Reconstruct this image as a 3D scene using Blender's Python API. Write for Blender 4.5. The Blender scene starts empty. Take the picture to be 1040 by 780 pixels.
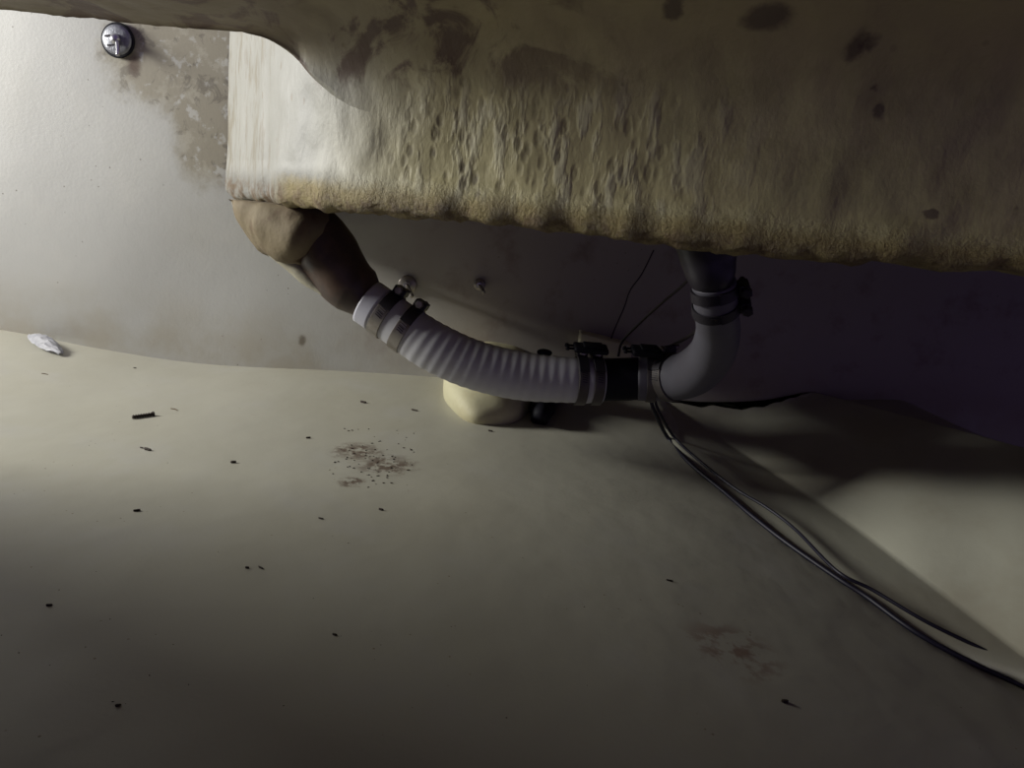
import bpy, bmesh, math, random
from mathutils import Vector, Matrix, noise

S = bpy.context.scene
COL = S.collection
random.seed(7)

# ------------------------------------------------------------------ camera
FPX, CX, CY = 800.0, 520.0, 390.0
PITCH, ROLL = math.radians(13.4), math.radians(5.5)
FWD = Vector((0, math.cos(PITCH), -math.sin(PITCH)))
R0 = Vector((1, 0, 0)); U0 = R0.cross(FWD)
RIGHT = R0 * math.cos(ROLL) + U0 * math.sin(ROLL)
UP = -R0 * math.sin(ROLL) + U0 * math.cos(ROLL)
cam_data = bpy.data.cameras.new('camera')
cam_data.sensor_width = 36.0
cam_data.lens = FPX / 1040 * 36
cam_data.clip_start = 0.01
cam = bpy.data.objects.new('camera', cam_data)
M3 = Matrix((RIGHT, UP, -FWD)).transposed()
cam.matrix_world = M3.to_4x4()
COL.objects.link(cam)
S.camera = cam

# ------------------------------------------------------------------ light
S.view_settings.view_transform = 'Standard'
S.view_settings.look = 'None'
S.view_settings.gamma = 1.0
S.view_settings.use_curve_mapping = False
S.view_settings.exposure = 0.0
world = bpy.data.worlds.new('world'); S.world = world
world.use_nodes = True
world.node_tree.nodes['Background'].inputs[0].default_value = (0.32, 0.235, 0.56, 1)
world.node_tree.nodes['Background'].inputs[1].default_value = 0.36


def area(name, loc, target, sx, sy, power, color, spread=180):
    l = bpy.data.lights.new(name, 'AREA')
    l.shape = 'RECTANGLE'; l.size = sx; l.size_y = sy
    l.energy = power; l.color = color; l.spread = math.radians(spread)
    o = bpy.data.objects.new(name, l)
    o.location = loc
    o.rotation_euler = (Vector(target) - Vector(loc)).to_track_quat('-Z', 'Y').to_euler()
    COL.objects.link(o)
    return o


area('hatch_daylight', (-1.45, 0.90, 0.272), (-0.05, 0.93, 0.02), 0.34, 0.26, 13.0, (1.0, 0.99, 0.93), 130)


# ------------------------------------------------------------------ helpers
def ray(px, py):
    return FWD + RIGHT * ((px - CX) / FPX) + UP * ((CY - py) / FPX)


def at_y(px, py, y):
    r = ray(px, py)
    return r * (y / r.y)


def interp(pts, x):
    if x <= pts[0][0]: return pts[0][1]
    for (a, va), (b, vb) in zip(pts, pts[1:]):
        if x <= b:
            t = (x - a) / (b - a)
            return va + (vb - va) * t
    return pts[-1][1]


def smooth_interp(pts, x):
    if x <= pts[0][0]: return pts[0][1]
    for i, ((a, va), (b, vb)) in enumerate(zip(pts, pts[1:])):
        if x <= b:
            p0 = pts[max(i - 1, 0)]; p3 = pts[min(i + 2, len(pts) - 1)]
            t = (x - a) / (b - a); h = b - a
            ma = (vb - p0[1]) / (b - p0[0]) * h
            mb = (p3[1] - va) / (p3[0] - a) * h
            return ((2*t**3 - 3*t*t + 1)*va + (t**3 - 2*t*t + t)*ma + (-2*t**3 + 3*t*t)*vb + (t**3 - t*t)*mb)
    return pts[-1][1]


def sstep(a, b, x):
    t = max(0.0, min(1.0, (x - a) / (b - a)))
    return t * t * (3 - 2 * t)


def nz(x, y, z, s):
    return noise.noise(Vector((x * s, y * s, z * s)))


def obj(name, bm, mat, parent=None, smooth=True):
    me = bpy.data.meshes.new(name)
    bm.to_mesh(me); bm.free()
    if smooth:
        for p in me.polygons: p.use_smooth = True
    me.materials.append(mat)
    o = bpy.data.objects.new(name, me)
    COL.objects.link(o)
    if parent:
        o.parent = parent
        o.matrix_parent_inverse = Matrix.Translation(-parent.location)
    return o


def thing(name, label, cat, loc, group=None):
    o = bpy.data.objects.new(name, None)
    o.empty_display_size = 0.02
    o.location = loc
    o['label'] = label; o['category'] = cat
    if group: o['group'] = group
    COL.objects.link(o)
    return o


def tag(o, label, cat, group=None, kind=None):
    o['label'] = label; o['category'] = cat
    if group: o['group'] = group
    if kind: o['kind'] = kind
    return o


def catmull(pts, n):
    pts = [Vector(p) for p in pts]
    P = [pts[0] * 2 - pts[1]] + pts + [pts[-1] * 2 - pts[-2]]
    out = []
    segs = len(pts) - 1
    for i in range(n + 1):
        u = i / n * segs
        k = min(int(u), segs - 1); t = u - k
        a, b, c, d = P[k:k + 4]
        out.append(0.5 * ((2*b) + (c - a)*t + (2*a - 5*b + 4*c - d)*t*t + (-a + 3*b - 3*c + d)*t**3))
    # resample by length
    L = [0.0]
    for p, q in zip(out, out[1:]): L.append(L[-1] + (q - p).length)
    res = []; k = 0
    for i in range(n + 1):
        s = L[-1] * i / n
        while k < n - 1 and L[k + 1] < s: k += 1
        t = (s - L[k]) / max(L[k + 1] - L[k], 1e-9)
        res.append(out[k].lerp(out[k + 1], t))
    return res, L[-1]


def frames(path):
    T = []
    for i in range(len(path)):
        a = path[max(i - 1, 0)]; b = path[min(i + 1, len(path) - 1)]
        T.append((b - a).normalized())
    n = T[0].orthogonal().normalized()
    N = []
    for t in T:
        n = (n - t * n.dot(t)).normalized()
        N.append(n)
    return T, N


def tube(bm, pts, radius, n=40, seg=24, wall=0.0, cap=True, disp=None):
    """radius: number, list of (u, r) or function of (u, angle, s)"""
    path, L = catmull(pts, n)
    T, N = frames(path)
    def R(u, a, s):
        if callable(radius): return radius(u, a, s)
        if isinstance(radius, (list, tuple)): return interp(radius, u)
        return radius
    rings = []
    for i, p in enumerate(path):
        u = i / n
        b = T[i].cross(N[i])
        ring = []
        for k in range(seg):
            a = 2 * math.pi * k / seg
            d = N[i] * math.cos(a) + b * math.sin(a)
            q = p + d * R(u, a, u * L)
            if disp: q = q + d * disp(q)
            ring.append(bm.verts.new(q))
        rings.append(ring)
    for r0, r1 in zip(rings, rings[1:]):
        for k in range(seg):
            bm.faces.new((r0[k], r0[(k+1) % seg], r1[(k+1) % seg], r1[k]))
    if wall > 0:
        for end, ring, tdir in ((0, rings[0], 1), (n, rings[-1], -1)):
            inner = []; deep = []
            for v in ring:
                d = (v.co - path[end])
                q = path[end] + d * (1 - wall / d.length)
                inner.append(bm.verts.new(q))
                deep.append(bm.verts.new(q + T[end] * tdir * 0.02))
            for k in range(seg):
                k2 = (k + 1) % seg
                bm.faces.new((ring[k], inner[k], inner[k2], ring[k2]))
                bm.faces.new((inner[k], deep[k], deep[k2], inner[k2]))
            bm.faces.new(deep)
    elif cap:
        bm.faces.new(rings[0][::-1]); bm.faces.new(rings[-1])
    bmesh.ops.recalc_face_normals(bm, faces=bm.faces[:])
    return path, T


def deepen(bm, y0, k):
    """stretch the part behind y0 back to the wall, keeping its taper"""
    for v in bm.verts:
        if v.co.y > y0:
            y = min(y0 + (v.co.y - y0) * k, 1.192)
            v.co *= y / v.co.y


def clip_top(bm, zfun):
    for v in bm.verts:
        z = zfun(v.co.x) * max(1.0, v.co.y / 0.84)
        if v.co.z > z: v.co.z = z + (v.co.z - z) * 0.03


def box(bm, c, ex, ey, ez, bevel=0.0):
    """box with centre c and half-extent vectors ex, ey, ez"""
    c = Vector(c)
    vs = [bm.verts.new(c + ex*i + ey*j + ez*k) for i in (-1, 1) for j in (-1, 1) for k in (-1, 1)]
    fs = [bm.faces.new([vs[i] for i in f]) for f in ((0,1,3,2),(4,6,7,5),(0,4,5,1),(2,3,7,6),(0,2,6,4),(1,5,7,3))]
    if bevel > 0:
        es = list({e for f in fs for e in f.edges})
        bmesh.ops.bevel(bm, geom=es, offset=bevel, segments=2, affect='EDGES', profile=0.5)
    bmesh.ops.recalc_face_normals(bm, faces=bm.faces[:])


def lathe(bm, c, axis, prof, seg=32):
    """prof: list of (radius, height along axis)"""
    c = Vector(c); axis = Vector(axis).normalized()
    n = axis.orthogonal().normalized(); b = axis.cross(n)
    rings = []
    for r, h in prof:
        rings.append([bm.verts.new(c + axis*h + (n*math.cos(2*math.pi*k/seg) + b*math.sin(2*math.pi*k/seg))*max(r, 1e-5)) for k in range(seg)])
    for r0, r1 in zip(rings, rings[1:]):
        for k in range(seg):
            bm.faces.new((r0[k], r0[(k+1) % seg], r1[(k+1) % seg], r1[k]))
    bm.faces.new(rings[0][::-1]); bm.faces.new(rings[-1])
    bmesh.ops.recalc_face_normals(bm, faces=bm.faces[:])


# ------------------------------------------------------------------ material kit
ALBEDO = 0.70      # the old gelcoat is dull: all base colours share this reflectance scale


class Mat:
    def __init__(s, name, color, rough=0.6, metal=0.0, spec=0.4):
        s.m = bpy.data.materials.new(name); s.m.use_nodes = True
        s.nt = s.m.node_tree; s.N = s.nt.nodes; s.L = s.nt.links
        s.b = s.N['Principled BSDF']
        s.b.inputs['Roughness'].default_value = rough
        s.b.inputs['Metallic'].default_value = metal
        s.b.inputs['Specular IOR Level'].default_value = spec
        s.tc = s.N.new('ShaderNodeTexCoord').outputs['Object']
        s.col = s.rgb(color)
        s.h = None

    def rgb(s, c):
        n = s.N.new('ShaderNodeRGB'); n.outputs[0].default_value = (*c, 1); return n.outputs[0]

    def map(s, scale=(1, 1, 1), rot=(0, 0, 0)):
        n = s.N.new('ShaderNodeMapping'); n.inputs['Scale'].default_value = scale
        n.inputs['Rotation'].default_value = rot
        s.L.new(s.tc, n.inputs[0]); return n.outputs[0]

    def noise(s, scale, detail=4, rough=0.6, vec=None, dist=0.0):
        n = s.N.new('ShaderNodeTexNoise'); n.inputs['Scale'].default_value = scale
        n.inputs['Detail'].default_value = detail; n.inputs['Roughness'].default_value = rough
        n.inputs['Distortion'].default_value = dist
        s.L.new(vec or s.tc, n.inputs['Vector']); return n.outputs['Fac']

    def voro(s, scale, vec=None, rnd=1.0, feature='F1', smooth=0.4):
        n = s.N.new('ShaderNodeTexVoronoi'); n.feature = feature
        n.inputs['Scale'].default_value = scale
        n.inputs['Randomness'].default_value = rnd
        if feature == 'SMOOTH_F1': n.inputs['Smoothness'].default_value = smooth
        s.L.new(vec or s.tc, n.inputs['Vector']); return n.outputs['Distance']

    def rng(s, v, a, b, c=0.0, d=1.0, smooth=True):
        n = s.N.new('ShaderNodeMapRange')
        if smooth: n.interpolation_type = 'SMOOTHSTEP'
        n.inputs[1].default_value = a; n.inputs[2].default_value = b
        n.inputs[3].default_value = c; n.inputs[4].default_value = d
        s.L.new(v, n.inputs[0]); return n.outputs[0]

    def math(s, op, a, b=None):
        n = s.N.new('ShaderNodeMath'); n.operation = op
        for i, v in enumerate((a, b)):
            if v is None: continue
            if isinstance(v, (int, float)): n.inputs[i].default_value = v
            else: s.L.new(v, n.inputs[i])
        return n.outputs[0]

    def xyz(s):
        n = s.N.new('ShaderNodeSeparateXYZ'); s.L.new(s.tc, n.inputs[0]); return n.outputs

    def dist(s, p, scale=(1, 1, 1)):
        """distance to point p with per-axis scale"""
        n = s.N.new('ShaderNodeVectorMath'); n.operation = 'SUBTRACT'
        s.L.new(s.tc, n.inputs[0]); n.inputs[1].default_value = p
        m = s.N.new('ShaderNodeVectorMath'); m.operation = 'MULTIPLY'
        s.L.new(n.outputs[0], m.inputs[0]); m.inputs[1].default_value = scale
        l = s.N.new('ShaderNodeVectorMath'); l.operation = 'LENGTH'
        s.L.new(m.outputs[0], l.inputs[0]); return l.outputs['Value']

    def mix(s, fac, c, strength=1.0):
        if strength != 1.0: fac = s.math('MULTIPLY', fac, strength)
        n = s.N.new('ShaderNodeMix'); n.data_type = 'RGBA'
        s.L.new(fac, n.inputs[0]); s.L.new(s.col, n.inputs[6])
        if isinstance(c, tuple): n.inputs[7].default_value = (*c, 1)
        else: s.L.new(c, n.inputs[7])
        s.col = n.outputs[2]

    def bump(s, h, strength=0.3, dist=0.002):
        n = s.N.new('ShaderNodeBump'); n.inputs['Strength'].default_value = strength
        n.inputs['Distance'].default_value = dist
        s.L.new(h, n.inputs['Height'])
        if s.h is not None: s.L.new(s.h, n.inputs['Normal'])
        s.h = n.outputs[0]

    def done(s):
        n = s.N.new('ShaderNodeVectorMath'); n.operation = 'SCALE'; n.inputs[3].default_value = ALBEDO
        s.L.new(s.col, n.inputs[0]); s.col = n.outputs[0]
        s.L.new(s.col, s.b.inputs['Base Color'])
        if s.h is not None: s.L.new(s.h, s.b.inputs['Normal'])
        return s.m


# layout in metres, origin at the lens, y away from it, z up
WALL_Y = 1.20
FLOOR_Z0 = at_y(330, 376, WALL_Y).z
BOX_C = at_y(300, 200, 0.84)          # front left corner of the well
YAW = 0.42


def face_y(x):
    return 0.84 - YAW * max(0.0, x - BOX_C.x)


def at_face(px, py, back=0.0):
    r = ray(px, py)
    # y = 0.84+back - YAW*(x-xc)
    t = (0.84 + back + YAW * BOX_C.x) / (r.y + YAW * r.x)
    p = r * t
    if p.x < BOX_C.x: p = r * ((0.84 + back) / r.y)
    return p


crease = [(at_y(px, py, WALL_Y).x, at_y(px, py, WALL_Y).z) for px, py in
          ((-250, 300), (0, 335), (100, 354), (200, 369), (330, 376), (450, 383.5), (560, 394), (700, 408), (1300, 466))]


def floor_z(x, y):
    k = sstep(0.25, 1.15, y)
    v = 0.27 * max(0.0, min(x, 0.5) + 0.08) ** 2
    return FLOOR_Z0 - v * sstep(1.15, 0.9, y) + (smooth_interp(crease, x) - FLOOR_Z0) * k - 0.004 * math.sin(min(max((1.2 - y), 0), 1.2) * 2.6)


def at_floor(px, py, dz=0.0):
    r = ray(px, py); z = FLOOR_Z0
    for _ in range(12):
        p = r * (z / r.z)
        z = floor_z(p.x, p.y) + dz
    return r * (z / r.z)


CABLE_PX = ((664, 404), (678, 441), (736, 498), (800, 552), (855, 588), (930, 640), (985, 672), (1040, 697), (1300, 830))


def cable_line_x(y):
    pts = sorted((r.y, r.x) for r in (at_floor(px, py) for px, py in CABLE_PX))
    return interp(pts, y)


def at_z(px, py, z):
    r = ray(px, py); return r * (z / r.z)


# ------------------------------------------------------------------ materials
def stained_wall():
    m = Mat('cream_flowcoat_wall', (0.60, 0.60, 0.565), rough=0.5)
    n = m.noise(3.5, 5, 0.6); m.mix(m.rng(n, 0.45, 0.75), (0.53, 0.52, 0.455), 0.6)
    n = m.noise(16, 4, 0.6); m.mix(m.rng(n, 0.5, 0.8), (0.66, 0.65, 0.60), 0.4)
    # damp stain where the wall meets the moulding
    a, b = at_y(175, 50, WALL_Y), at_y(215, 125, WALL_Y)
    d1 = m.dist(tuple(a), (1.0, 0.1, 1.25)); d2 = m.dist(tuple(b), (1.9, 0.1, 1.0))
    d = m.math('MINIMUM', d1, d2)
    d = m.math('ADD', d, m.math('MULTIPLY', m.math('SUBTRACT', m.noise(13, 7, 0.68), 0.5), 0.16))
    mask = m.rng(d, 0.125, 0.07)
    c0 = m.col
    m.mix(mask, (0.33, 0.29, 0.20), 0.78)
    lo = m.math('MULTIPLY', mask, m.rng(m.noise(26, 6, 0.7), 0.52, 0.62))
    m.mix(lo, (0.52, 0.49, 0.40), 0.65)
    gr = m.math('MULTIPLY', mask, m.rng(m.noise(34, 5, 0.65, dist=0.8), 0.54, 0.62))
    m.mix(gr, (0.17, 0.15, 0.12), 0.6)
    wh = m.math('MULTIPLY', mask, m.rng(m.noise(48, 4, 0.6), 0.58, 0.68))
    m.mix(wh, (0.66, 0.66, 0.62), 0.7)
    # dirt speckle
    sp = m.math('MULTIPLY', m.rng(m.voro(60, feature='F1'), 0.085, 0.05), m.rng(m.noise(9, 2), 0.52, 0.6))
    m.mix(sp, (0.12, 0.09, 0.06), 0.7)
    # drip of rust below the skin fitting
    p = at_y(136, 66, WALL_Y)
    m.mix(m.rng(m.dist(tuple(p), (1.3, 0.1, 0.8)), 0.019, 0.004), (0.10, 0.055, 0.035), 0.8)
    # smudge
    p = at_y(307, 346, WALL_Y)
    d = m.math('ADD', m.dist(tuple(p), (1.3, 0.1, 0.8)), m.math('MULTIPLY', m.noise(120, 3), 0.008))
    m.mix(m.rng(d, 0.014, 0.007), (0.08, 0.06, 0.04), 0.8)
    # brown tint low on the wall
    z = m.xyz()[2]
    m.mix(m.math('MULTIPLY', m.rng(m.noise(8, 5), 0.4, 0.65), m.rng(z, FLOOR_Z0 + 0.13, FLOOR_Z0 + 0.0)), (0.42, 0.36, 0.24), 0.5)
    # brown bilge grime, deepened to paint in the shade under the well
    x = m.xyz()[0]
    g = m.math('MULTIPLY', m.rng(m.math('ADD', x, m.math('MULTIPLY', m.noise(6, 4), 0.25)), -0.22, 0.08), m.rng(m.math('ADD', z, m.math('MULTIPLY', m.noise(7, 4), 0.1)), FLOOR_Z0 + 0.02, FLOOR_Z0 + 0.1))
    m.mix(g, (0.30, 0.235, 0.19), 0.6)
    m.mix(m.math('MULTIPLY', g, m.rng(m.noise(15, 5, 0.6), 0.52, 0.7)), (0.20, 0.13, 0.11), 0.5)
    m.bump(m.noise(16, 3, 0.5), 0.10, 0.006)
    m.bump(m.noise(220, 2, 0.5), 0.15, 0.001)
    return m.done()


def floor_mat():
    m = Mat('cream_flowcoat_floor', (0.54, 0.525, 0.435), rough=0.48)
    m.mix(m.rng(m.noise(3.0, 4), 0.42, 0.7), (0.49, 0.465, 0.365), 0.6)
    m.mix(m.rng(m.noise(11, 4), 0.5, 0.75), (0.55, 0.54, 0.49), 0.5)
    sp = m.math('MULTIPLY', m.rng(m.voro(85, feature='F1'), 0.09, 0.05), m.rng(m.noise(10, 2), 0.55, 0.62))
    m.mix(sp, (0.20, 0.15, 0.08), 0.8)
    # dirt patch
    for (px, py, rr, n0) in ((362, 458, 0.028, 1), (392, 472, 0.032, 2), (356, 489, 0.014, 3)):
        p = at_floor(px, py)
        d = m.math('ADD', m.dist(tuple(p), (0.75, 0.75, 0)), m.math('MULTIPLY', m.math('SUBTRACT', m.noise(70, 4, 0.7), 0.5), 0.03))
        patch = m.rng(d, rr, rr * 0.2)
        m.mix(m.math('MULTIPLY', patch, m.rng(m.noise(95 + n0, 5, 0.75), 0.40, 0.55)), (0.15, 0.10, 0.07), 0.95)
    p = at_floor(745, 660)
    m.mix(m.math('MULTIPLY', m.rng(m.dist(tuple(p), (1, 1, 0)), 0.05, 0.01), m.rng(m.noise(60, 4), 0.45, 0.6)), (0.25, 0.13, 0.09), 0.7)
    m.bump(m.noise(9, 3, 0.5), 0.3, 0.01)
    m.bump(m.noise(240, 2, 0.5), 0.12, 0.001)
    return m.done()


def moulding_mat():
    m = Mat('aged_laminate', (0.74, 0.665, 0.36), rough=0.55)
    x, y, z = m.xyz()
    m.mix(m.rng(m.noise(6, 5, 0.65), 0.42, 0.68), (0.44, 0.40, 0.22), 0.75)
    m.mix(m.rng(m.noise(30, 5, 0.65), 0.45, 0.7), (0.50, 0.44, 0.22), 0.5)
    # paler cleaner corner
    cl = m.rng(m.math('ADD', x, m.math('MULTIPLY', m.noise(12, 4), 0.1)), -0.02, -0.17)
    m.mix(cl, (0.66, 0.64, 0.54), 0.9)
    m.mix(m.rng(x, -0.17, -0.25), (0.32, 0.315, 0.285), 0.95)  # side face darkened in colour to offset the strong light on it
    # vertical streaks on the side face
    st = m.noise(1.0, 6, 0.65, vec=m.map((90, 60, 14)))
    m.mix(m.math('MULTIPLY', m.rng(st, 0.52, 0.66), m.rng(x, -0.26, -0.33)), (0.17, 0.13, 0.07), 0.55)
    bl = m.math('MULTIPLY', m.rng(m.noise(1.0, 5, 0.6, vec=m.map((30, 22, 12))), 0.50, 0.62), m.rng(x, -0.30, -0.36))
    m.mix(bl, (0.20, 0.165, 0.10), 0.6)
    # dents hammered in columns
    vec = m.map((1.0, 0.5, 0.52))
    d = m.voro(98, vec=vec, rnd=0.9)
    dens = m.rng(m.noise(16, 3), 0.36, 0.60)
    band = m.math('MULTIPLY', m.rng(z, 0.125, 0.06), m.math('MULTIPLY', m.rng(x, -0.18, -0.08), m.rng(x, 0.24, 0.05)))
    ridge = m.math('MULTIPLY', m.rng(m.noise(1.0, 3, 0.55, vec=m.map((80, 20, 26))), 0.46, 0.66), band)
    m.mix(ridge, (0.84, 0.80, 0.58), 0.6)
    dent = m.math('MULTIPLY', m.math('MULTIPLY', m.rng(d, 0.50, 0.16), dens), band)
    m.mix(dent, (0.27, 0.22, 0.12), 0.5)
    deep = m.math('MULTIPLY', m.math('MULTIPLY', m.rng(d, 0.40, 0.22), band), m.math('MULTIPLY', m.rng(m.noise(24, 2), 0.50, 0.60), m.rng(x, 0.02, -0.06)))
    m.mix(deep, (0.10, 0.07, 0.045), 0.6)
    # sparse pits on the clean corner
    pit = m.math('MULTIPLY', m.rng(m.voro(44, vec=m.map((1, 1, 0.5)), feature='F1'), 0.13, 0.07), m.rng(m.noise(17, 2), 0.5, 0.6))
    m.mix(pit, (0.22, 0.17, 0.11), 0.6)
    # brown deposit on the underside and the flare
    up = m.math('MULTIPLY', m.rng(z, 0.085, 0.14), m.rng(y, 0.855, 0.845))
    m.mix(up, (0.66, 0.57, 0.30), 0.72)
    m.mix(m.math('MULTIPLY', up, m.rng(m.math('ADD', x, m.math('MULTIPLY', m.noise(8, 4), 0.3)), 0.12, -0.12)), (0.24, 0.18, 0.12), 0.72)
    cl2 = m.rng(m.noise(1.0, 6, 0.62, vec=m.map((14, 9, 14), (0, 0.5, 0.3)), dist=1.2), 0.47, 0.58)
    near = m.rng(x, 0.16, -0.10)
    m.mix(m.math('MULTIPLY', m.math('MULTIPLY', cl2, near), m.math('MULTIPLY', m.rng(y, 0.855, 0.845), m.rng(z, 0.078, 0.105))), (0.17, 0.10, 0.075), 0.85)
    # crusty waterline along the bottom edge
    zz = m.math('ADD', z, m.math('MULTIPLY', m.math('SUBTRACT', m.noise(38, 5, 0.7), 0.5), 0.024))
    zz = m.math('SUBTRACT', zz, 0.0)
    inn = m.rng(m.math('ADD', x, m.math('MULTIPLY', m.noise(20, 3), 0.04)), -0.285, -0.245)
    m.mix(m.math('MULTIPLY', m.rng(zz, 0.004, -0.013), inn), (0.40, 0.31, 0.11), 0.9)
    m.mix(m.math('MULTIPLY', m.rng(zz, -0.006, -0.022), m.rng(m.noise(55, 5, 0.7), 0.40, 0.6)), (0.19, 0.115, 0.05), 0.85)
    # dark blotches high on the flare
    for px, py, rr, sc in ((780, 17, 0.024, (0.75, 0.3, 1.6)), (684, 8, 0.013, (1.0, 0.3, 0.9)), (876, 44, 0.016, (1.2, 0.3, 0.8)), (888, 44, 0.012, (1, .3, .8)), (889, 113, 0.010, (1.2, 0.3, 0.7)), (881, 91, 0.007, (1, 0.3, 1)), (728, 62, 0.010, (0.7, 0.3, 1.4)), (945, 217, 0.006, (0.8, .3, 1.3))):
        p = at_face(px, py)
        if py < 60: p = on_moulding(px, py)
        d = m.math('ADD', m.dist(tuple(p), sc), m.math('MULTIPLY', m.math('SUBTRACT', m.noise(60, 4, 0.6), 0.5), 0.014))
        m.mix(m.rng(d, rr * 0.68, rr * 0.3), (0.085, 0.045, 0.055), 0.7)
    m.bump(m.math('SUBTRACT', ridge, dent), 0.25, 0.003)
    m.bump(m.noise(42, 5, 0.6, vec=m.map((1, 1, 0.6))), 0.30, 0.006)
    edge = m.rng(z, 0.015, -0.02)
    m.bump(m.math('MULTIPLY', edge, m.noise(75, 6, 0.75)), 1.0, 0.008)
    return m.done()


def simple(name, color, rough=0.5, metal=0.0, var=None, vs=30, amt=0.5, bump=0.0, bs=120, spec=0.4):
    m = Mat(name, color, rough, metal, spec)
    if var: m.mix(m.rng(m.noise(vs, 5, 0.65), 0.42, 0.65), var, amt)
    if bump: m.bump(m.noise(bs, 4), bump, 0.002)
    return m.done()


# ------------------------------------------------------------------ the moulding (ceiling sheet + well)
edge_px = ((-260, -15), (0, 10), (120, 22.5), (230, 33), (262, 36.5), (278, 43), (300, 58), (320, 80), (345, 101), (372, 113), (420, 122), (520, 131), (1040, 181), (1400, 215))
edge = [(at_face(px, py).x, at_face(px, py).z) for px, py in edge_px]
bot_px = ((225, 201), (255, 206), (330, 214), (450, 224), (600, 240), (745, 259), (900, 270), (1040, 280), (1400, 312))
bot = [(at_face(px, py).x, at_face(px, py).z) for px, py in bot_px]
FLAT_Z = 0.205


def z_edge(x): return smooth_interp(edge, x)


def wob(p):
    return 0.0035 * nz(p.x, p.y, p.z, 14) + 0.0018 * nz(p.x + 3, p.y, p.z * 0.6, 45)


def sheet_point(x, v):
    """v 0 = far behind the lens, 1 = lower edge of the flare"""
    ze = z_edge(x); ye = face_y(x)
    k = sstep(edge[3][0], edge[8][0] + 0.02, x)          # 0 flat lip, 1 full flare
    zc = ze + 0.004 + (FLAT_Z - ze - 0.004) * (0.10 + 0.90 * k)
    span = 0.34
    y0 = ye - span
    if v < 0.25:
        y = -0.6 + (y0 + 0.6) * (v / 0.25)
        return Vector((x, y, zc))
    t = (v - 0.25) / 0.75
    a = t * math.pi / 2
    y = y0 + span * math.sin(a) ** 1.0
    z = ze + (zc - ze) * (math.cos(a)) ** 0.85
    return Vector((x, y, z))


def on_moulding(px, py):
    r = ray(px, py)
    best = None
    x0 = r.x * (0.7 / r.y)
    for i in range(200):
        v = 0.25 + 0.75 * i / 199
        p = sheet_point(x0 * 0.95, v)
        q = r * (p.y / r.y)
        e = abs(q.z - p.z)
        if best is None or e < best[0]: best = (e, Vector((q.x, p.y, p.z)))
    return best[1]


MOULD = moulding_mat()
bm = bmesh.new()
cl = BOX_C.x
XS = [-0.66 + i * 0.0065 for i in range(int((1.25 + 0.66) / 0.0065))]
NV = 60
grid = []
for x in XS:
    colv = []
    for j in range(NV + 1):
        p = sheet_point(x, j / NV)
        w = wob(p)
        p = p + Vector((0, -0.75, -0.65)) * w
        if p.y <= -0.05: pass
        colv.append(bm.verts.new(p))
    grid.append(colv)
for a, b in zip(grid, grid[1:]):
    for j in range(NV):
        bm.faces.new((a[j], a[j+1], b[j+1], b[j]))
# thickness lip on the free left edge
left_n = next(i for i, x in enumerate(XS) if x > edge[8][0])
lip = []
for i in range(left_n):
    p = grid[i][NV].co
    lip.append([grid[i][NV], bm.verts.new(p + Vector((0, 0.004, 0.003))), bm.verts.new(p + Vector((0, 0.005, 0.016)))])
for a, b in zip(lip, lip[1:]):
    for j in range(2): bm.faces.new((a[j], a[j+1], b[j+1], b[j]))
# well: plan path front (right to left), rounded corner, side face to the wall
side_end = at_y(232, 100, WALL_Y - 0.003)
side_dir = (Vector((side_end.x, side_end.y)) - Vector((cl, 0.84)))
path = []
for x in reversed(XS):
    if x > cl + 0.085: path.append((Vector((x, face_y(x))), Vector((-YAW, -1)).normalized()))
p_a = path[-1][0]; p_c = Vector((cl, 0.84)); sd = side_dir.normalized(); p_b = p_c + sd * 0.13
na = path[-1][1]; nb = Vector((-sd.y, sd.x)); nb = nb if nb.x < 0 else -nb
for i in range(1, 25):
    t = i / 24
    q = p_a * (1-t)**2 + p_c * 2*t*(1-t) + p_b * t*t
    path.append((q, na.lerp(nb, t).normalized()))
for i in range(1, 41):
    path.append((p_b + (Vector((side_end.x, side_end.y)) - p_b) * (i / 40), nb))
NF, NB = 30, 12
wgrid = []
for (q, n) in path:
    zt = z_edge(q.x)
    k = sstep(edge[8][0] + 0.005, edge[6][0], q.x)
    zt = zt + k * 0.12
    zb = smooth_interp(bot, q.x) * max(1.0, q.y / 0.84) + 0.004 * nz(q.x, 0, 5, 30) + 0.003 * nz(q.x, 2, 5, 90)
    colv = []
    rb = 0.014
    for j in range(NF + 1):
        z = zt + (zb + rb - zt) * (j / NF)
        p = Vector((q.x, q.y, z))
        w = wob(p) * (1 if j else 1)
        front = -n.y
        f = sstep(0.2, 0.8, front)
        # at the top row of the front the sheet's own offset is used, so the two meet
        d = Vector((n.x, n.y, 0)).lerp(Vector((0, -0.75, -0.65)), (1 - min(j / 8, 1)) * f)
        bulge = 0.005 * sstep(0.55, 1.0, j / NF) * (0.6 + nz(p.x, 0, 0, 40))
        p = p + d * w + Vector((n.x, n.y, 0)) * (bulge)
        colv.append(bm.verts.new(p))
    base = colv[-1].co.copy()
    for j in range(1, NB + 1):
        if j <= 6:
            a = j / 6 * math.pi / 2
            off = rb * (1 - math.cos(a)); dz = -rb * math.sin(a)
        else:
            off = rb + (0.34 - rb) * (j - 6) / 6; dz = -rb + 0.006 * (j - 6) / 6
        jit = 0.0025 * nz(base.x * 1.0, off, dz * 3, 80) + 0.0015 * nz(base.x, off, dz, 200)
        pp = base - Vector((n.x, n.y, 0)) * off
        if off > rb: 
            pp = base + (Vector((base.x + 0.02, 1.19, 0)) - Vector((base.x, base.y, 0))) * ((j - 6) / 6.0) - Vector((n.x, n.y, 0)) * rb * (1 - (j-6)/6)
        colv.append(bm.verts.new(Vector((pp.x, min(pp.y, 1.197), base.z + dz + jit))))
    wgrid.append(colv)
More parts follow.
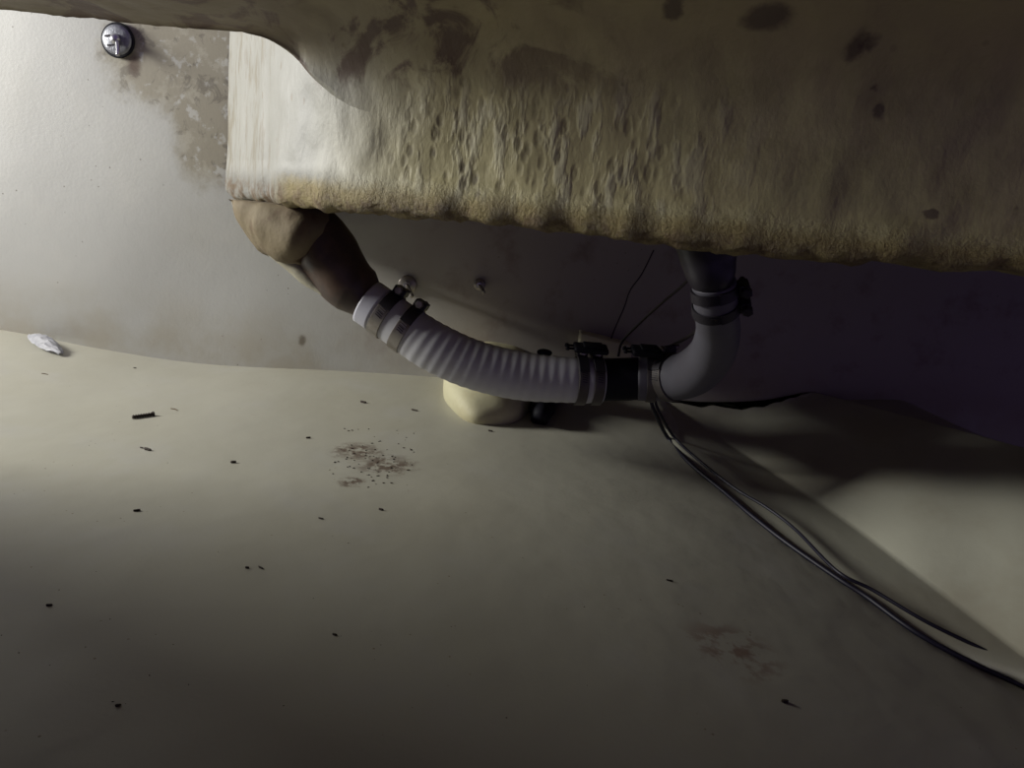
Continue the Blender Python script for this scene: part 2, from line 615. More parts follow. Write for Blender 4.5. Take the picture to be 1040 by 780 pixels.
for a, b in zip(wgrid, wgrid[1:]):
    for j in range(NF + NB):
        try: bm.faces.new((a[j], b[j], b[j+1], a[j+1]))
        except ValueError: pass
bmesh.ops.remove_doubles(bm, verts=bm.verts[:], dist=0.0008)
bmesh.ops.recalc_face_normals(bm, faces=bm.faces[:])
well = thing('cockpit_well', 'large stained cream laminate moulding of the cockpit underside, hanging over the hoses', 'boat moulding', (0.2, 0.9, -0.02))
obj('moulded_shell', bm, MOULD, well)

# drain boss under the corner of the well
BOSS = Mat('brown_stained_laminate', (0.24, 0.19, 0.11), 0.8)
BOSS.mix(BOSS.rng(BOSS.noise(14, 5, 0.6), 0.40, 0.62), (0.18, 0.125, 0.07), 0.8)
BOSS.mix(BOSS.rng(BOSS.noise(34, 5, 0.7), 0.55, 0.7), (0.15, 0.09, 0.05), 0.6)
BOSS.bump(BOSS.noise(60, 5), 0.4, 0.004)
BOSS = BOSS.done()
PALE = simple('pale_laminate_tape', (0.52, 0.49, 0.37), 0.6, var=(0.36, 0.29, 0.18), vs=26, amt=0.6, bump=0.4, bs=70)
PIPE = simple('dark_laminated_pipe', (0.075, 0.05, 0.04), 0.42, var=(0.15, 0.09, 0.06), vs=25, amt=0.6, bump=0.3, bs=60)
bm = bmesh.new()
tube(bm, [at_y(286, 192, 1.00), at_y(288, 213, 0.98), at_y(298, 229, 0.95), at_y(311, 240, 0.92), at_y(319, 247, 0.915)],
     [(0, 0.062), (0.3, 0.056), (0.6, 0.046), (0.85, 0.036), (0.94, 0.030), (1, 0.016)], n=40, seg=40, disp=lambda q: 0.004 * nz(q.x, q.y, q.z, 30) + 0.002 * nz(q.x, q.y, q.z, 80))
deepen(bm, 0.96, 3.2)
clip_top(bm, lambda x: smooth_interp(bot, max(x, -0.24)) * 0.96)
obj('drain_boss', bm, BOSS, well)['label'] = 'brown stained laminate boss around the pale corner drain'
bm = bmesh.new()
tube(bm, [at_y(252, 200, 1.03), at_y(262, 222, 1.0), at_y(281, 247, 0.955), at_y(303, 271, 0.945), at_y(330, 300, 0.93)],
     [(0, 0.022), (0.25, 0.022), (0.5, 0.018), (0.8, 0.011), (1, 0.002)], n=36, seg=24, disp=lambda q: 0.003 * nz(q.x, q.y, q.z, 35))
deepen(bm, 0.96, 3.2)
clip_top(bm, lambda x: smooth_interp(bot, max(x, -0.24)) * 0.96)
obj('laminate_tape', bm, PALE, well)['label'] = 'pale laminate strip tapering down along the dark pipe'
bm = bmesh.new()
tube(bm, [at_y(305, 222, 0.955), at_y(328, 250, 0.95), at_y(352, 284, 0.945), at_y(372, 304, 0.94), at_y(392, 319, 0.935)],
     [(0, 0.036), (0.35, 0.037), (0.7, 0.032), (0.8, 0.0245), (1, 0.0235)], n=50, seg=40, disp=lambda q: 0.002 * nz(q.x, q.y, q.z, 40))
obj('drain_pipe', bm, PIPE, well)['label'] = 'dark brown pipe leading into the ribbed hose'
bm = bmesh.new()
OUT = [at_face(717, 238, 0.055), at_face(719, 262, 0.055), at_face(723, 280, 0.056), at_face(726, 297, 0.064), at_face(727, 312, 0.074)]
tube(bm, OUT, [(0, 0.031), (0.3, 0.026), (0.55, 0.0205), (0.65, 0.0175), (1, 0.0170)], n=30, seg=36, disp=lambda q: 0.002 * nz(q.x, q.y, q.z, 40))
obj('drain_pipe', bm, simple('black_laminated_pipe', (0.03, 0.025, 0.035), 0.4), well)['label'] = 'black funnel shaped pipe under the far drain'

# ------------------------------------------------------------------ hull: wall, floor, dark side, stringer
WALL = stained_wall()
bm = bmesh.new()
nx, nzz = 150, 60
vv = []
for i in range(nx + 1):
    x = -1.5 + 3.4 * i / nx
    row = []
    for j in range(nzz + 1):
        z = -0.42 + 0.95 * j / nzz
        row.append(bm.verts.new((x, WALL_Y + 0.004 * nz(x, 0, z, 5), z)))
    vv.append(row)
for a, b in zip(vv, vv[1:]):
    for j in range(nzz): bm.faces.new((a[j], b[j], b[j+1], a[j+1]))
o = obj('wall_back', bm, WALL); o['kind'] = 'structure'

# unseen side panel, added to keep the daylight off the near floor
bm = bmesh.new()
box(bm, (-0.815, 0.06, 0.05), Vector((0.012, 0, 0)), Vector((0, 0.675, 0)), Vector((0, 0, 0.5)), 0.003)
o = obj('shade_panel_left', bm, simple('shade_panel_paint', (0.16, 0.14, 0.11), 0.7), smooth=False); o['kind'] = 'structure'

FLOORM = floor_mat()
bm = bmesh.new()
vv = []
for i in range(181):
    x = -1.5 + 3.4 * i / 180
    vv.append([bm.verts.new((x, y, floor_z(x, y) - 0.035 * sstep(0.012, 0.05, x - cable_line_x(y)))) for y in [-0.6 + 1.84 * j / 90 for j in range(91)]])
for a, b in zip(vv, vv[1:]):
    for j in range(90): bm.faces.new((a[j], b[j], b[j+1], a[j+1]))
o = obj('floor', bm, FLOORM); o['kind'] = 'structure'

# sloping hull panel: dark strip falling away from the cables, then a pale slope rising to the right
bm = bmesh.new()
DROP = 0.023
e0 = [at_floor(px, py, 0.0015) for px, py in CABLE_PX]
e1 = [at_z(px, py, FLOOR_Z0 - 0.021 * k - DROP * k) for px, py, k in ((672, 408, -0.05), (694, 421, 0.1), (760, 464, 0.7), (850, 523, 1), (930, 583, 1.15), (1002, 638, 1.4), (1060, 682, 1.5), (1180, 770, 1.6), (1400, 940, 1.6))]
e2 = [at_z(px, py, FLOOR_Z0 + h) for px, py, h in ((668, 392, 0.004), (704, 386, 0.010), (745, 381, 0.02), (820, 397, 0.04), (900, 417, 0.05), (975, 437, 0.055), (1040, 455, 0.06), (1100, 471, 0.06), (1250, 512, 0.06), (1400, 552, 0.06))]
L0, _ = catmull(e0, 70); L1, _ = catmull(e1, 70); L2, _ = catmull(e2, 70)
rows = []
for a, b, c in zip(L0, L1, L2):
    row = [a + Vector((-0.01, -0.004, -0.012)), a]
    for t in (0.1, 0.3, 0.5, 0.7, 0.85, 0.95): row.append(a.lerp(b, t))
    row.append(b)
    for t in (0.02, 0.06, 0.15, 0.3, 0.45, 0.6, 0.75, 0.88, 0.96, 0.99): row.append(b.lerp(c, t) + Vector((0, 0, 0.007 * math.sin(math.pi * t) * min(1, (b - c).length * 4) + 0.002 * nz(a.x, a.y, t, 8) * math.sin(math.pi * t))))
    w = sstep(0.85, 1.0, c.y)
    row.append(c); row.append(c + Vector((0.02, 0.012, -0.012 + 0.006 * w)))
    row.append((c + Vector((0.03, 0.02, -0.035))).lerp(Vector((c.x + 0.03, 1.197, c.z - 0.012)), w))
    rows.append([bm.verts.new(Vector((p.x, min(p.y, 1.195), p.z))) for p in row])
for a, b in zip(rows, rows[1:]):
    for j in range(len(a) - 1): bm.faces.new((a[j], a[j+1], b[j+1], b[j]))
bmesh.ops.recalc_face_normals(bm, faces=bm.faces[:])
STR = simple('cream_flowcoat_panel', (0.56, 0.55, 0.45), 0.5, var=(0.46, 0.42, 0.32), vs=5, amt=0.6, bump=0.3, bs=40)
tag(obj('hull_panel', bm, STR), 'pale wedge of sloping hull to the right of the black cables', 'hull panel')

# ------------------------------------------------------------------ hoses
RIB = simple('white_ribbed_plastic', (0.66, 0.66, 0.70), 0.55, var=(0.56, 0.56, 0.54), vs=20, amt=0.4)
GREY = simple('grey_smooth_plastic', (0.15, 0.145, 0.175), 0.55, var=(0.12, 0.11, 0.13), vs=12, amt=0.5)
CUFF = simple('white_cuff_plastic', (0.66, 0.66, 0.74), 0.45)
BLACK = simple('black_plastic', (0.006, 0.006, 0.012), 0.65, spec=0.2)
STEEL = simple('worn_steel', (0.40, 0.37, 0.34), 0.38, metal=0.75, var=(0.22, 0.18, 0.14), vs=60, amt=0.5)
DARKST = simple('dark_oxidised_steel', (0.035, 0.03, 0.04), 0.5, metal=0.3)
BRIGHT = simple('bright_steel', (0.62, 0.62, 0.64), 0.3, metal=0.9)

H1 = [at_y(374, 307, 0.94), at_y(392, 319.5, 0.935), at_y(411, 333, 0.93), at_y(440, 352, 0.925), at_y(480, 370, 0.925), at_y(530, 382, 0.93), at_y(580, 386, 0.935), at_y(611, 387, 0.94)]
hose1 = thing('drain_hose', 'white ribbed hose sagging from the pale corner drain to the black joint', 'hose', H1[4])
def r1(u, a, s):
    k = sstep(0.19, 0.22, u) * sstep(0.99, 0.97, u)
    base = 0.0275 + 0.0022 * sstep(0.05, 0.35, u) * sstep(0.95, 0.6, u)
    return base + 0.00026 * k * math.sin(2 * math.pi * s / 0.0122 + a)
bm = bmesh.new()
path1, T1 = tube(bm, H1, r1, n=260, seg=56, wall=0.004)
obj('ribbed_wall', bm, RIB, hose1)
bm = bmesh.new()
e = T1[0]
tube(bm, [path1[0] - e * 0.001, path1[0] + e * 0.009, path1[0] + e * 0.017], 0.0282, n=8, seg=48, wall=0.0045)
obj('hose_cuff', bm, CUFF, hose1)['label'] = 'smooth white hose end cuff'

H2 = [at_y(648, 384, 0.945), at_y(672, 384, 0.94), at_y(700, 380, 0.905), at_y(721, 362, 0.850), at_y(729, 338, 0.785), at_face(727, 312, 0.074), at_face(725, 286, 0.058)]
hose2 = thing('drain_hose', 'grey smooth hose bending up to the black funnel outlet', 'hose', H2[3])
bm = bmesh.new()
path2, T2 = tube(bm, H2, lambda u, a, s: interp([(0, 0.0280), (0.3, 0.0275), (0.55, 0.0240), (0.8, 0.0208), (1, 0.0198)], u), n=120, seg=48, wall=0.004)
obj('smooth_wall', bm, GREY, hose2)

tee = thing('hose_joint', 'black plastic joint between the white hose and the grey hose', 'pipe joint', at_y(630, 386, 0.945))
bm = bmesh.new()
ja, jb = at_y(590, 386.5, 0.94), at_y(668, 384, 0.945)
tube(bm, [ja, ja.lerp(jb, 0.5), jb], [(0, 0.022), (0.18, 0.022), (0.2, 0.0262), (0.8, 0.0262), (0.82, 0.022), (1, 0.022)], n=50, seg=48)
obj('joint_body', bm, BLACK, tee)
bm = bmesh.new()
jc = ja.lerp(jb, 0.5)
brp = [jc, jc + Vector((-0.01, 0.05, -0.012)), jc + Vector((-0.04, 0.12, -0.025)), Vector((at_y(548, 400, 1.14).x, 1.14, at_y(548, 405, 1.14).z))]
tube(bm, brp, 0.022, n=30, seg=32)
obj('branch_tube', bm, BLACK, tee)


# ------------------------------------------------------------------ clamps
MIDST = simple('tarnished_steel', (0.13, 0.115, 0.11), 0.5, metal=0.3, var=(0.08, 0.065, 0.06), vs=60, amt=0.5)


def clamp(c, axis, r, w, label, group, a0=8, a1=82, ha=88, strap=True, tail=1, dark=False, mid=False):
    """c centre on the hose, axis along it; angle 0 faces the lens, 90 is the upper side"""
    c = Vector(c); axis = axis.normalized()
    to = (-c).normalized(); to = (to - axis * to.dot(axis)).normalized()
    upv = axis.cross(to).normalized()
    if upv.z < 0: upv = -upv
    if abs(axis.z) > 0.8:
        upv = Vector((1, 0, 0)); upv = (upv - axis * upv.dot(axis)).normalized()
    root = thing('hose_clamp', label, 'hose clamp', c, group)
    def dirv(deg):
        a = math.radians(deg); return to * math.cos(a) + upv * math.sin(a)
    def arc(bm, d0, d1, rr, hw, th, seg):
        prev = None
        full = abs(d1 - d0) >= 360
        first = None
        for k in range(seg + (0 if full else 1)):
            d = dirv(d0 + (d1 - d0) * k / seg)
            q = [bm.verts.new(c + d * (rr + dr) + axis * da) for dr, da in ((0, -hw), (th, -hw*0.92), (th, hw*0.92), (0, hw))]
            if prev:
                for i in range(4): bm.faces.new((prev[i], prev[(i+1) % 4], q[(i+1) % 4], q[i]))
            else: first = q
            prev = q
        if full:
            for i in range(4): bm.faces.new((prev[i], prev[(i+1) % 4], first[(i+1) % 4], first[i]))
        else:
            bm.faces.new(first); bm.faces.new(prev[::-1])
        bmesh.ops.recalc_face_normals(bm, faces=bm.faces[:])
    bm = bmesh.new(); arc(bm, 0, 360, r, w / 2, 0.0011, 64)
    obj('band', bm, DARKST if dark else (MIDST if mid else STEEL), root, smooth=False)
    if strap:
        bm = bmesh.new(); arc(bm, a0, a1, r + 0.0012, w / 2 * 1.03, 0.0012, 24)
        obj('overlap_strap', bm, DARKST, root, smooth=False)
    # worm slots beside the strap
    for k in range(5):
        bm = bmesh.new()
        d = dirv(a0 - 3 - k * 5); tt = axis.cross(d)
        box(bm, c + d * (r + 0.0013), axis * w * 0.26 + tt * 0.0006, tt * 0.0005, d * 0.0004)
        obj('slot_tooth', bm, DARKST if (dark or mid or k > 1) else BRIGHT, root, smooth=False)
    d = dirv(ha); tt = axis.cross(d).normalized()
    if tt.dot(to) < 0: tt = -tt
    bm = bmesh.new()
    box(bm, c + d * (r + 0.0055), axis * w * 0.52, tt * 0.0095, d * 0.0048, 0.0014)
    h = obj('screw_housing', bm, DARKST, root, smooth=False)
    bm = bmesh.new()
    ctr = c + d * (r + 0.0065)
    lathe(bm, ctr - tt * 0.020, tt, [(0.003, 0), (0.0032, 0.001), (0.0032, 0.028)], 16)
    obj('worm_screw', bm, STEEL if not dark else DARKST, root)
    bm = bmesh.new()
    lathe(bm, ctr + tt * (0.0095 if tail > 0 else -0.018), tt, [(0.0048, 0), (0.0052, 0.0006), (0.0052, 0.005), (0.0042, 0.006), (0.001, 0.0062)], 6)
    obj('screw_head', bm, STEEL if not dark else DARKST, root, smooth=False)
    return root


def near_on(path, T, pt):
    pt = Vector(pt)
    i = min(range(len(path)), key=lambda k: (path[k] - pt).length)
    return path[i], T[i]


GL = 'hose clamps on the drain hoses'
c, t = near_on(path1, T1, at_y(393, 320, 0.935))
clamp(c, t, 0.0286, 0.0155, 'steel clamp nearest the cut end of the white ribbed hose', GL, 10, 70, 78)
c, t = near_on(path1, T1, at_y(413, 334, 0.93))
clamp(c, t, 0.0292, 0.0150, 'steel clamp second from the cut end of the white hose, before the ribs', GL, 10, 70, 78)
c, t = near_on(path1, T1, at_y(589, 386, 0.937))
clamp(c, t, 0.0292, 0.0125, 'dark clamp where the hose ribs end, left of the black joint', GL, 20, 88, 86, mid=True)
c, t = near_on(path1, T1, at_y(604, 387, 0.94))
clamp(c, t, 0.0288, 0.0125, 'dark clamp on the white hose right against the black joint', GL, 20, 88, 84, mid=True)
c, t = near_on(path2, T2, at_y(660, 384, 0.943))
clamp(c, t, 0.0286, 0.0120, 'dark clamp on the grey hose right beside the black joint', GL, 20, 88, 84, mid=True)
c, t = near_on(path2, T2, at_y(682, 384, 0.93))
clamp(c, t, 0.0286, 0.0120, 'dark clamp farther from the black joint, at the bend of the grey hose', GL, 20, 88, 84, mid=True)
c, t = near_on(path2, T2, at_face(725, 295, 0.063)); t = T2[-4]
clamp(c, t, 0.0208, 0.0105, 'upper of two black clamps under the funnel outlet', GL, 10, 70, 86, dark=True)
c, t = near_on(path2, T2, at_face(727, 311, 0.073)); t = (t + T2[-4] * 1.5).normalized()
clamp(c, t, 0.0213, 0.0105, 'lower of two black clamps under the funnel outlet', GL, 10, 70, 86, dark=True)
# loose black housing block over the joint clamps
for px, py, w, hh, lab in ((600, 354, 0.021, 0.006, 'flat black bracket lying across the two clamps left of the joint'),
                           (657, 357, 0.019, 0.007, 'flat black bracket on the clamps of the grey hose')):
    p = at_y(px, py, 0.925); bm = bmesh.new()
    ax = (at_y(px + 30, py + 2.5, 0.93) - p).normalized(); up = Vector((0.05, -0.3, 1)).normalized(); f = ax.cross(up).normalized(); up = f.cross(ax)
    box(bm, p, ax * w, f * 0.010, up * hh * 0.6, 0.003)
    for dy in (-0.004, 0.004):
        lathe(bm, p + f * dy - ax * (w + 0.010), ax, [(0.0018, 0), (0.0026, 0.001), (0.0026, 0.004), (0.0014, 0.0045), (0.0014, 0.014)], 8)
    box(bm, p + ax * 0.002 + up * hh * 0.7, ax * w * 0.55, f * 0.006, up * 0.0022, 0.001)
    tag(obj('clamp_bracket', bm, BLACK), lab, 'bracket')
p = at_y(553, 358, 0.94)
bm = bmesh.new(); bmesh.ops.create_icosphere(bm, subdivisions=3, radius=1.0, matrix=Matrix.Translation(p) @ Matrix.Diagonal((0.0095, 0.005, 0.0045, 1)))
tag(obj('plastic_plug', bm, BLACK), 'small black oval plug on top of the white hose', 'plug')

# ------------------------------------------------------------------ pad glassed into the joint of wall and floor
PADM = simple('cream_resin', (0.68, 0.64, 0.42), 0.65, var=(0.56, 0.50, 0.30), vs=14, amt=0.6, bump=0.3, bs=50)
pad = thing('resin_pad', 'cream resin lump below the middle of the white ribbed hose', 'resin pad', at_floor(500, 420))
bm = bmesh.new()
pc = at_y(500, 388, 1.17)
bmesh.ops.create_icosphere(bm, subdivisions=5, radius=1.0)
for v in bm.verts:
    n = v.co.copy()
    rx = 0.072; f = 1 + 0.06 * nz(n.x, n.y, n.z, 1.6)
    v.co = pc + Vector((n.x * rx * f, n.y * 0.200 * f, n.z * 0.058 * f))
obj('resin_dome', bm, PADM, pad)
bm = bmesh.new()
sp = at_y(552, 402, 1.10)
tube(bm, [at_y(552, 404, 1.16), at_floor(550, 419, 0.012), at_floor(548, 428, 0.006)], [(0, 0.022), (0.7, 0.017), (1, 0.011)], n=16, seg=32, disp=lambda q: 0.002 * nz(q.x, q.y, q.z, 50))
obj('tube_stub', bm, BLACK, pad)['label'] = 'dark tube stub set into the resin'

# pale batten on the wall behind the joint
bm = bmesh.new()
a, b = at_y(588, 345, 1.18), at_y(640, 358, 1.18)
ax = (b - a); box(bm, (a + b) / 2, ax / 2, Vector((0, 0.018, 0)), Vector((0, 0, 0.013)), 0.002)
tag(obj('wall_batten', bm, simple('pale_batten', (0.80, 0.76, 0.55), 0.6)), 'pale strip on the wall behind the black joint', 'batten')


# ------------------------------------------------------------------ fittings on the wall
def wall_bolt(px, py, disc, label, group=None, mat=STEEL, shank=0.03, nut=0.008):
    p = at_y(px, py, WALL_Y - 0.004)
    root = thing('wall_bolt', label, 'bolt', p, group)
    ax = Vector((0, -1, 0))
    bm = bmesh.new(); lathe(bm, p, ax, [(disc, -0.002), (disc, 0.0025), (disc * 0.92, 0.0035), (0.001, 0.0038)], 40)
    obj('washer', bm, mat, root)
    bm = bmesh.new(); lathe(bm, p + ax * 0.0035, ax, [(nut, 0), (nut, 0.006), (nut * 0.85, 0.0072), (0.001, 0.0074)], 6)
    obj('hex_nut', bm, BRIGHT, root, smooth=False)
    d = (ax * 1.0 + Vector((0.35, 0, -0.25))).normalized()
    bm = bmesh.new()
    tube(bm, [p + ax * 0.008, p + ax * 0.008 + d * shank * 0.5, p + ax * 0.008 + d * shank],
         lambda u, a, s: nut * 0.48 + 0.0003 * math.sin(s * 2 * math.pi / 0.0018), n=60, seg=16)
    obj('bolt_shank', bm, mat, root)
    return root


wall_bolt(414, 289, 0.014, 'grey bolt with washer on the wall just above the hose clamps', mat=STEEL, shank=0.045, nut=0.006)
wall_bolt(487, 289, 0.009, 'dim bolt alone on the dark wall above the ribbed hose', mat=STEEL, shank=0.03, nut=0.005)

# skin fitting: sealed disc, dome and bolt
p = at_y(120, 41, WALL_Y - 0.003)
fit = thing('skin_fitting', 'round grey metal fitting with a bolt on the stained wall near the ceiling edge', 'fitting', p)
ax = Vector((0, -1, 0))
bm = bmesh.new()
rr = 0.0228
lathe(bm, p, ax, [(rr, -0.003), (rr + 0.0015, 0.001), (rr, 0.0035), (rr - 0.002, 0.003), (rr - 0.003, 0.001)], 48)
obj('black_seal', bm, BLACK, fit)['label'] = 'black sealant ring'
bm = bmesh.new()
lathe(bm, p, ax, [(rr - 0.0018, 0), (rr - 0.002, 0.004), (rr - 0.006, 0.006), (0.009, 0.0068), (0.001, 0.007)], 40)
DISC = simple('galvanised_grey', (0.33, 0.34, 0.37), 0.45, metal=0.5, var=(0.16, 0.16, 0.18), vs=90, amt=0.7, bump=0.5, bs=140)
obj('disc', bm, DISC, fit)
bm = bmesh.new()
lathe(bm, p + ax * 0.006, ax, [(0.0075, 0), (0.0075, 0.003), (0.006, 0.006), (0.003, 0.008), (0.0005, 0.0085)], 24)
obj('dome_nut', bm, BRIGHT, fit)
bm = bmesh.new()
q = p + ax * 0.010 + Vector((0.004, 0, -0.003))
tube(bm, [q, q + Vector((0.005, -0.008, -0.010)), q + Vector((0.006, -0.012, -0.020))], [(0, 0.0032), (1, 0.0026)], n=12, seg=14)
obj('bolt_shank', bm, BRIGHT, fit)
bm = bmesh.new()
for (dx, dz, ex) in ((-0.012, 0.004, 0.004), (-0.008, -0.008, 0.0045)):
    box(bm, p + ax * 0.0068 + Vector((dx, 0, dz)), Vector((ex, 0, 0.0007)), Vector((0, 0.0006, 0)), Vector((0, 0, 0.0011)))
obj('slot', bm, DARKST, fit, smooth=False)


# ------------------------------------------------------------------ cables and wires
CABLE = simple('black_cable', (0.012, 0.01, 0.025), 0.5)
WIRE = simple('brown_wire', (0.02, 0.014, 0.014), 0.5)


def cable(pxs, r, label, lift=0.0):
    pts = [at_floor(px, py, r + lift) for px, py in pxs]
    bm = bmesh.new(); tube(bm, pts, r, n=120, seg=12)
    return tag(obj('cable', bm, CABLE), label, 'cable')


top = [at_y(664, 412, 0.95)]
def cable2(start, pxs, r, label, lift=0.0):
    pts = start + [at_floor(px, py, r + lift) for px, py in pxs]
    bm = bmesh.new(); tube(bm, pts, r, n=140, seg=12)
    return tag(obj('cable', bm, CABLE), label, 'cable')
cable2([at_y(661, 402, 0.965), at_y(664, 416, 0.97)], [(678, 444), (700, 470), (736, 500), (764, 524), (800, 552), (852, 588), (880, 606), (930, 642), (985, 672), (1040, 697), (1150, 740)], 0.0025,
       'thicker lower black cable along the edge of the dark strip beside the hull wedge')
cable2([at_y(665, 401, 0.965), at_y(668, 415, 0.97)], [(684, 443), (707, 465), (745, 495), (778, 515), (808, 538), (850, 580), (886, 599), (940, 631), (995, 658), (1040, 681), (1150, 715)], 0.0018,
       'thinner upper black cable, looping slightly away from the thicker one', lift=0.010)


def wire(pts, r, label):
    bm = bmesh.new(); tube(bm, pts, r, n=60, seg=8)
    return tag(obj('wire', bm, WIRE), label, 'wire')
wire([at_y(628, 362, 0.955), at_y(632, 347, 0.96), at_y(650, 328, 0.93), at_y(672, 308, 0.87), at_y(690, 293, 0.79), at_y(702, 281, 0.73)], 0.0016, 'thin dark wire rising from the black joint to the funnel outlet')
wire([at_y(664, 254, 1.185), at_y(652, 278, 1.19), at_y(640, 295, 1.19), at_y(634, 312, 1.19), at_y(624, 335, 1.19), at_y(618, 352, 1.18)], 0.0011, 'faint hair-thin wire hanging on the dark wall')
wire([at_y(710, 334, 0.80), at_y(699, 342, 0.88), at_y(686, 349, 0.97), at_y(672, 356, 0.99)], 0.0020, 'short dark wire between the grey hose and the flat bracket')

# ------------------------------------------------------------------ litter on the floor
DIRT = simple('dark_debris', (0.045, 0.03, 0.02), 0.8)
TWIG = simple('brown_debris', (0.16, 0.11, 0.06), 0.8)


def flake(px, py, L, W, ang, H=0.0012, curl=0.0, mat=DIRT, label='', name='debris_flake', cat='debris', wall=False):
    p = at_y(px, py, WALL_Y - 0.001) if wall else at_floor(px, py)
    n = 10; bm = bmesh.new(); rows = []
    ca, sa = math.cos(ang), math.sin(ang)
    for i in range(n + 1):
        t = i / n * 2 - 1
        w = W * (1 - abs(t) ** 3) * (0.75 + 0.5 * nz(px, py, t, 3)) + W * 0.12
        yy = curl * (t * t)
        sec = []
        for s, h in ((-1, 0), (-0.5, H), (0.5, H), (1, 0)):
            lx, ly = t * L, yy + s * w
            X, Y = lx * ca - ly * sa, lx * sa + ly * ca
            z = floor_z(p.x + X, p.y + Y) + h + 0.0001
            sec.append(bm.verts.new((p.x + X, p.y + Y, z)))
        rows.append(sec)
    for a, b in zip(rows, rows[1:]):
        for j in range(4): bm.faces.new((a[j], a[(j+1) % 4], b[(j+1) % 4], b[j]))
    bm.faces.new(rows[0]); bm.faces.new(rows[-1][::-1])
    bmesh.ops.recalc_face_normals(bm, faces=bm.faces[:])
    return tag(obj(name, bm, mat), label, cat)


# a short screw lying on the floor
p = at_floor(145, 422, 0.0022)
scr = thing('screw', 'short dark threaded screw lying alone on the pale floor', 'screw', p)
d = (at_floor(155, 421, 0.0022) - at_floor(134, 424, 0.0022)); L = d.length; d.normalize()
a = p - d * L / 2
bm = bmesh.new()
tube(bm, [a, p, p + d * L / 2], lambda u, an, s: 0.0021 + 0.0006 * math.sin(2 * math.pi * s / 0.003 + an), n=110, seg=14)
obj('thread', bm, DIRT, scr)
bm = bmesh.new(); lathe(bm, p + d * (L / 2 - 0.001), d, [(0.0026, 0), (0.0034, 0.0012), (0.0030, 0.0022), (0.0005, 0.0024)], 16)
obj('screw_head', bm, DIRT, scr)

# crumpled scrap
bm = bmesh.new()
c0 = at_floor(46, 352)
PA = simple('white_scrap', (0.82, 0.82, 0.86), 0.5, var=(0.55, 0.56, 0.62), vs=80, amt=0.6)
a, b = at_floor(33, 343), at_floor(62, 362)
ax = Vector((b.x - a.x, b.y - a.y, 0)); L = ax.length; ax.normalize(); sd_ = Vector((-ax.y, ax.x, 0))
rows = []
for i in range(17):
    t = i / 16
    w = 0.016 * (math.sin(math.pi * min(1, t * 0.9 + 0.08))) ** 0.6
    row = []
    for j in range(9):
        s = j / 8 * 2 - 1
        h = 0.003 + 0.012 * max(0, 1 - s * s) * math.sin(math.pi * (t * 0.9 + 0.05)) + 0.005 * abs(nz(t, s, 1, 5)) 
        q = a + ax * (L * t) + sd_ * (w * s)
        z = floor_z(q.x, min(q.y, 1.2)) + h
        row.append(bm.verts.new((q.x, min(q.y, 1.19), z)))
    rows.append(row)
for r0, r1_ in zip(rows, rows[1:]):
    for j in range(8): bm.faces.new((r0[j], r0[j+1], r1_[j+1], r1_[j]))
bmesh.ops.solidify(bm, geom=bm.faces[:], thickness=0.0008)
tag(obj('scrap', bm, PA, smooth=False), 'crumpled white scrap lying in the angle of wall and floor', 'scrap')

flake(150, 457, 0.0058, 0.0022, -0.5, 0.002, 0, DIRT, 'dark ragged crumb just below the screw, largest near it')
flake(144, 455, 0.0028, 0.0012, -0.5, 0.001, 0, DIRT, 'tiny dark crumb touching left of the ragged crumb')
flake(178, 416, 0.0065, 0.0009, -0.55, 0.001, -0.002, TWIG, 'thin curved brown sliver beside the screw', name='wood_sliver', cat='sliver')
flake(237, 470, 0.0028, 0.0022, 0.2, 0.002, 0, DIRT, 'round dark speck midway between the screw and the dirt patch')
flake(313, 445, 0.0026, 0.002, 0.4, 0.0015, 0, DIRT, 'dark speck just left of and above the dirt patch')
flake(369, 409, 0.0052, 0.0022, -0.5, 0.0022, 0, DIRT, 'dark seed-shaped crumb between the dirt patch and the hose clamps')
flake(421, 417, 0.0050, 0.0018, -0.4, 0.0015, 0, DIRT, 'dark crumb just left of the cream resin lump')
flake(498, 438, 0.0030, 0.0018, -0.3, 0.0015, 0, DIRT, 'tiny dark crumb at the foot of the cream resin lump')
flake(387, 518, 0.0026, 0.0014, -0.4, 0.0015, 0, DIRT, 'dark speck below the dirt patch')
flake(326, 527, 0.0026, 0.0010, -0.3, 0.001, 0, DIRT, 'small sliver below and left of the dirt patch')
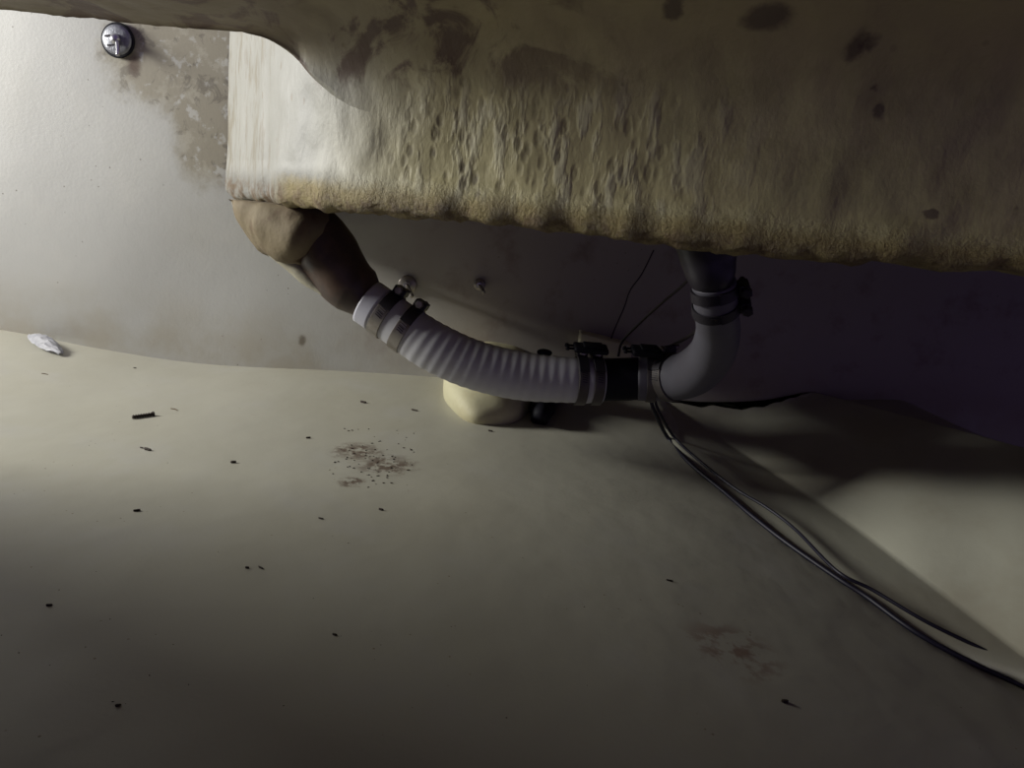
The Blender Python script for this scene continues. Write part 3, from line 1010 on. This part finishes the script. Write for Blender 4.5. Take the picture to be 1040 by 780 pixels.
flake(265, 577, 0.0030, 0.0008, -0.6, 0.001, 0, DIRT, 'thin dark shred, right one of the pair on the open floor')
flake(251, 577, 0.0016, 0.0012, 0.0, 0.0012, 0, DIRT, 'dot of dirt, left one of the pair on the open floor')
flake(139, 519, 0.0028, 0.0016, 0.5, 0.0015, 0, DIRT, 'three-cornered dark crumb far below the screw')
flake(50, 615, 0.0020, 0.0012, 0.2, 0.001, 0, DIRT, 'dark speck on the floor at the far left edge')
flake(340, 645, 0.0018, 0.0010, -0.3, 0.001, 0, DIRT, 'dark speck low on the open floor, right of the middle')
flake(120, 717, 0.0016, 0.0012, 0.3, 0.001, 0, DIRT, 'lowest dark speck on the left of the floor')
flake(797, 713, 0.0028, 0.0022, 0.3, 0.0015, 0, DIRT, 'dark crumb in the shadowed floor below the cables')
flake(680, 590, 0.0030, 0.0010, 0.0, 0.001, 0, DIRT, 'flat dark crumb on the shadowed floor left of the cables')
flake(46, 380, 0.0045, 0.0007, 0.0, 0.0008, -0.001, TWIG, 'pale curved shaving on the floor below the white scrap', name='wood_sliver', cat='sliver')
flake(326, 375, 0.0028, 0.0014, 0.6, 0.0012, 0, DIRT, 'dark crumb in the angle of wall and floor')
flake(137, 374, 0.0022, 0.0010, 0.0, 0.0012, 0, DIRT, 'small crumb below the wall, above the screw')

# fine grit
bm = bmesh.new()
rnd = random.Random(3)
for k in range(150):
    if k < 90:
        px = rnd.gauss(375, 22); py = rnd.gauss(467, 14)
        s = rnd.uniform(0.0004, 0.0011)
    else:
        px = rnd.uniform(0, 640); py = 385 + 395 * rnd.random() ** 1.6
        s = rnd.uniform(0.0002, 0.00045)
    p = at_floor(px, py)
    if p.y > 1.18: continue
    bmesh.ops.create_icosphere(bm, subdivisions=1, radius=1, matrix=Matrix.Translation(p + Vector((0, 0, s * 0.3))) @ Matrix.Rotation(rnd.uniform(0, 3), 4, 'Z') @ Matrix.Diagonal((s * rnd.uniform(1, 2.2), s, s * 0.6, 1)))
tag(obj('grit', bm, DIRT, smooth=False), 'fine dark grit strewn over the pale floor', 'grit', kind='stuff')
